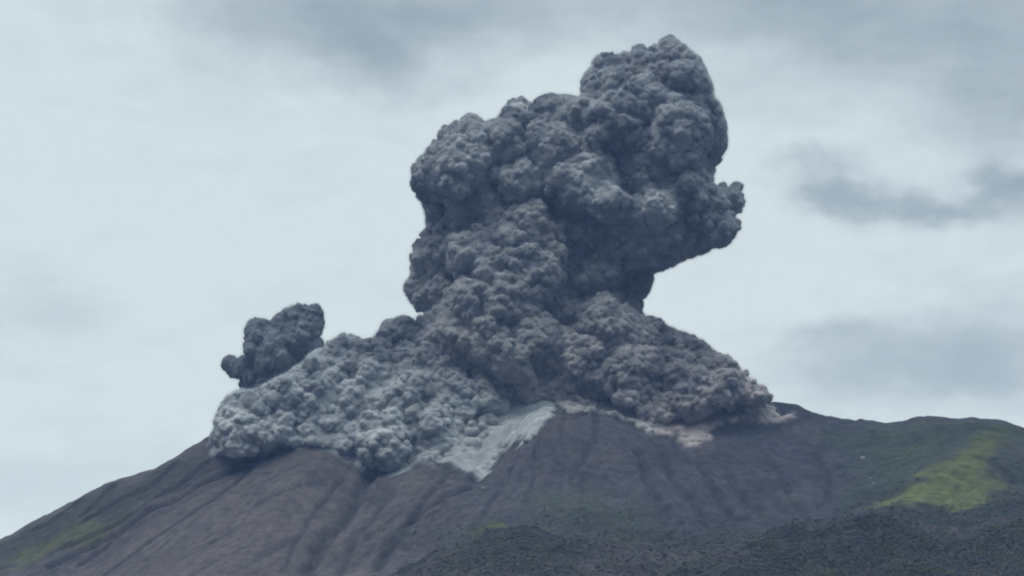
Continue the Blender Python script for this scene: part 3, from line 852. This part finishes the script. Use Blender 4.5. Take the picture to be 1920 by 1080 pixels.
# ------------------------------------------------------------------ woods on the front ridge
def woods():
    rng = np.random.default_rng(5)
    n = 170000
    y = rng.uniform(2680, 3620, n); x = rng.uniform(-330, 1000, n)
    w_ = np.maximum(np.maximum(bilin(wood, x, y) * 0.22, bilin(thick_scrub, x, y)), 0.22 * bilin(scrub, x, y)); dens = 0.85 + 0.6 * fbm2(x / 70, y / 70, 4, 19)
    w_ = w_ * (1 - bilin(green, x, y))
    ok = (np.abs(x) < 0.275 * y) & (rng.random(n) < w_ * np.clip(dens, 0.05, 1)) & (bilin(steep, x, y) > 0.3)
    x, y = x[ok], y[ok]
    z = bilin(GZ, x, y)
    n = len(x)
    rad = 1.3 + 2.0 * rng.random(n) ** 2 * (1 + 0.5 * (rng.random(n) < 0.06)); hgt = rad * rng.uniform(0.25, 0.50, n)
    K = 13
    u = rng.normal(size=(n, K, 3)); u /= np.linalg.norm(u, axis=2, keepdims=True)
    u[..., 2] = np.abs(u[..., 2]) * 1.1 - 0.1
    rr_ = rng.uniform(0.55, 1.1, (n, K, 1))
    c = np.stack([x, y, z + hgt * 0.75], -1)[:, None, :] + u * rr_ * np.stack([rad, rad, hgt], -1)[:, None, :]
    s = rng.uniform(0.28, 0.52, (n, K, 1)) * rad[:, None, None]
    t1 = rng.normal(size=(n, K, 3)); t1 -= 0.6 * u * (t1 * u).sum(2, keepdims=True); t1 /= np.linalg.norm(t1, axis=2, keepdims=True)
    uu = u + np.array([0, 0, 1.3]); uu /= np.linalg.norm(uu, axis=2, keepdims=True)
    t1 = t1 - uu * (t1 * uu).sum(2, keepdims=True); t1 /= np.linalg.norm(t1, axis=2, keepdims=True)
    t2 = np.cross(uu, t1); t2 /= np.linalg.norm(t2, axis=2, keepdims=True) + 1e-6
    P = np.stack([c - t1 * s, c - t2 * s * 0.8, c + t1 * s, c + t2 * s * 0.8], 2).reshape(-1, 3)
    F = np.arange(len(P)).reshape(-1, 4)
    base = np.array([(0.046, 0.056, 0.044), (0.060, 0.070, 0.048), (0.048, 0.053, 0.056), (0.072, 0.068, 0.064), (0.044, 0.053, 0.052)])[np.clip((2.5 + 3.2 * fbm2(x / 45, y / 60, 3, 88) + rng.normal(size=n) * 0.2), 0, 4.99).astype(int)]
    col = (base[:, None, :] * rng.uniform(0.92, 1.08, (n, K, 1)))
    col = np.repeat(col.reshape(-1, 3), 4, 0)
    mt = bpy.data.materials.new('woodland_foliage'); mt.use_nodes = True
    w = NT(mt.node_tree)
    out = w.n('ShaderNodeOutputMaterial'); b = w.n('ShaderNodeBsdfDiffuse'); a = w.n('ShaderNodeAttribute', attribute_name='leaf_colour')
    w.put(b.inputs[0], a.outputs['Color']); w.put(out.inputs[0], b.outputs[0])
    o = mesh_obj('woods', P, F, mt, smooth_shade=False, attrs={'leaf_colour': col})
    tag(o, 'dark scrubby woodland covering the lower front ridge', 'woods', kind='stuff')


woods()


# ------------------------------------------------------------------ pale boulders
def boulder(px, py, size, seed, label):
    Y = float(hit(np.array([px]), np.array([py]))[0])
    c = at(px, py, Y)
    import bmesh
    bm = bmesh.new(); bmesh.ops.create_icosphere(bm, subdivisions=3, radius=1.0)
    P = np.array([v.co[:] for v in bm.verts])
    r = size * (1 + 0.30 * vnoise(P[:, 0] * 1.3, P[:, 1] * 1.3, P[:, 2] * 1.3, seed) + 0.12 * vnoise(P[:, 0] * 3.1, P[:, 1] * 3.1, P[:, 2] * 3.1, seed + 1))
    P = np.sign(P) * np.abs(P) ** 0.8 * r[:, None] * np.array([1.0, 0.9, 1.05])
    F = np.array([[v.index for v in f.verts] for f in bm.faces]); bm.free()
    mt = bpy.data.materials.get('pale_rock')
    if mt is None:
        mt = bpy.data.materials.new('pale_rock'); mt.use_nodes = True
        w = NT(mt.node_tree)
        out = w.n('ShaderNodeOutputMaterial'); b = w.n('ShaderNodeBsdfDiffuse'); tc = w.n('ShaderNodeTexCoord')
        w.put(b.inputs[0], w.mix(w.noise(tc.outputs['Object'], 0.5, 5), (0.13, 0.13, 0.145, 1), (0.24, 0.24, 0.26, 1)))
        w.put(out.inputs[0], b.outputs[0])
    o = mesh_obj('boulder', P, F, mt)
    o.location = c + np.array([0, 0, size * 0.35])
    tag(o, label, 'boulder', 'pale boulders on the slope')


boulder(1617, 861, 4.2, 3, 'brightest pale boulder on the dark slope above and left of the green spur')
boulder(1632, 899, 3.0, 5, 'small pale boulder, middle one of three in a line down the dark slope')
boulder(1639, 910, 3.4, 8, 'dull grey boulder nearest the tip of the green spur')
boulder(906, 917, 3.4, 9, 'pale boulder just below the lowest tip of the pale blue-grey ash flow')


# ------------------------------------------------------------------ loose dust round the billows
def dust():
    mt = bpy.data.materials.new('loose_ash_dust'); mt.use_nodes = True
    w = NT(mt.node_tree)
    out = w.n('ShaderNodeOutputMaterial')
    sc = w.n('ShaderNodeVolumeScatter'); sc.inputs['Color'].default_value = (0.34, 0.37, 0.41, 1); sc.inputs['Density'].default_value = DUST
    ab = w.n('ShaderNodeVolumeAbsorption'); ab.inputs['Color'].default_value = (0.1, 0.1, 0.1, 1); ab.inputs['Density'].default_value = DUST * 0.6
    ad = w.n('ShaderNodeAddShader')
    w.put(ad.inputs[0], sc.outputs[0]); w.put(ad.inputs[1], ab.outputs[0])
    w.put(out.inputs['Volume'], ad.outputs[0])
    V = np.concatenate([v for v, q in VEIL]); off = np.cumsum([0] + [len(v) for v, q in VEIL[:-1]])
    Q = np.concatenate([q + o for (v, q), o in zip(VEIL, off)])
    o = mesh_obj('dust', V, Q, mt)
    tag(o, 'thin dust hanging round the ash billows', 'dust', kind='stuff')


DUST = 0.008
if DUST:
    dust()

# ------------------------------------------------------------------ haze
def haze():
    mt = bpy.data.materials.new('thin_blue_haze'); mt.use_nodes = True
    w = NT(mt.node_tree)
    out = w.n('ShaderNodeOutputMaterial'); p = w.n('ShaderNodeVolumePrincipled')
    p.inputs['Color'].default_value = (0.30, 0.50, 1.0, 1)
    p.inputs['Absorption Color'].default_value = (1, 1, 1, 1)
    p.inputs['Density'].default_value = HAZE
    w.put(out.inputs['Volume'], p.outputs[0])
    x0, x1 = gx[0] - 50, gx[-1] + 50; y0, y1 = gy[0] - 50, gy[-1] + 50; z0, z1 = -1.0, 1500.0
    V = np.array([(x, y, z) for z in (z0, z1) for y in (y0, y1) for x in (x0, x1)])
    F = np.array([(0, 2, 3, 1), (4, 5, 7, 6), (0, 1, 5, 4), (2, 6, 7, 3), (0, 4, 6, 2), (1, 3, 7, 5)])
    o = mesh_obj('haze', V, F, mt, smooth_shade=False)
    tag(o, 'thin blue haze', 'haze', kind='stuff')


HAZE = 2.1e-5
haze()
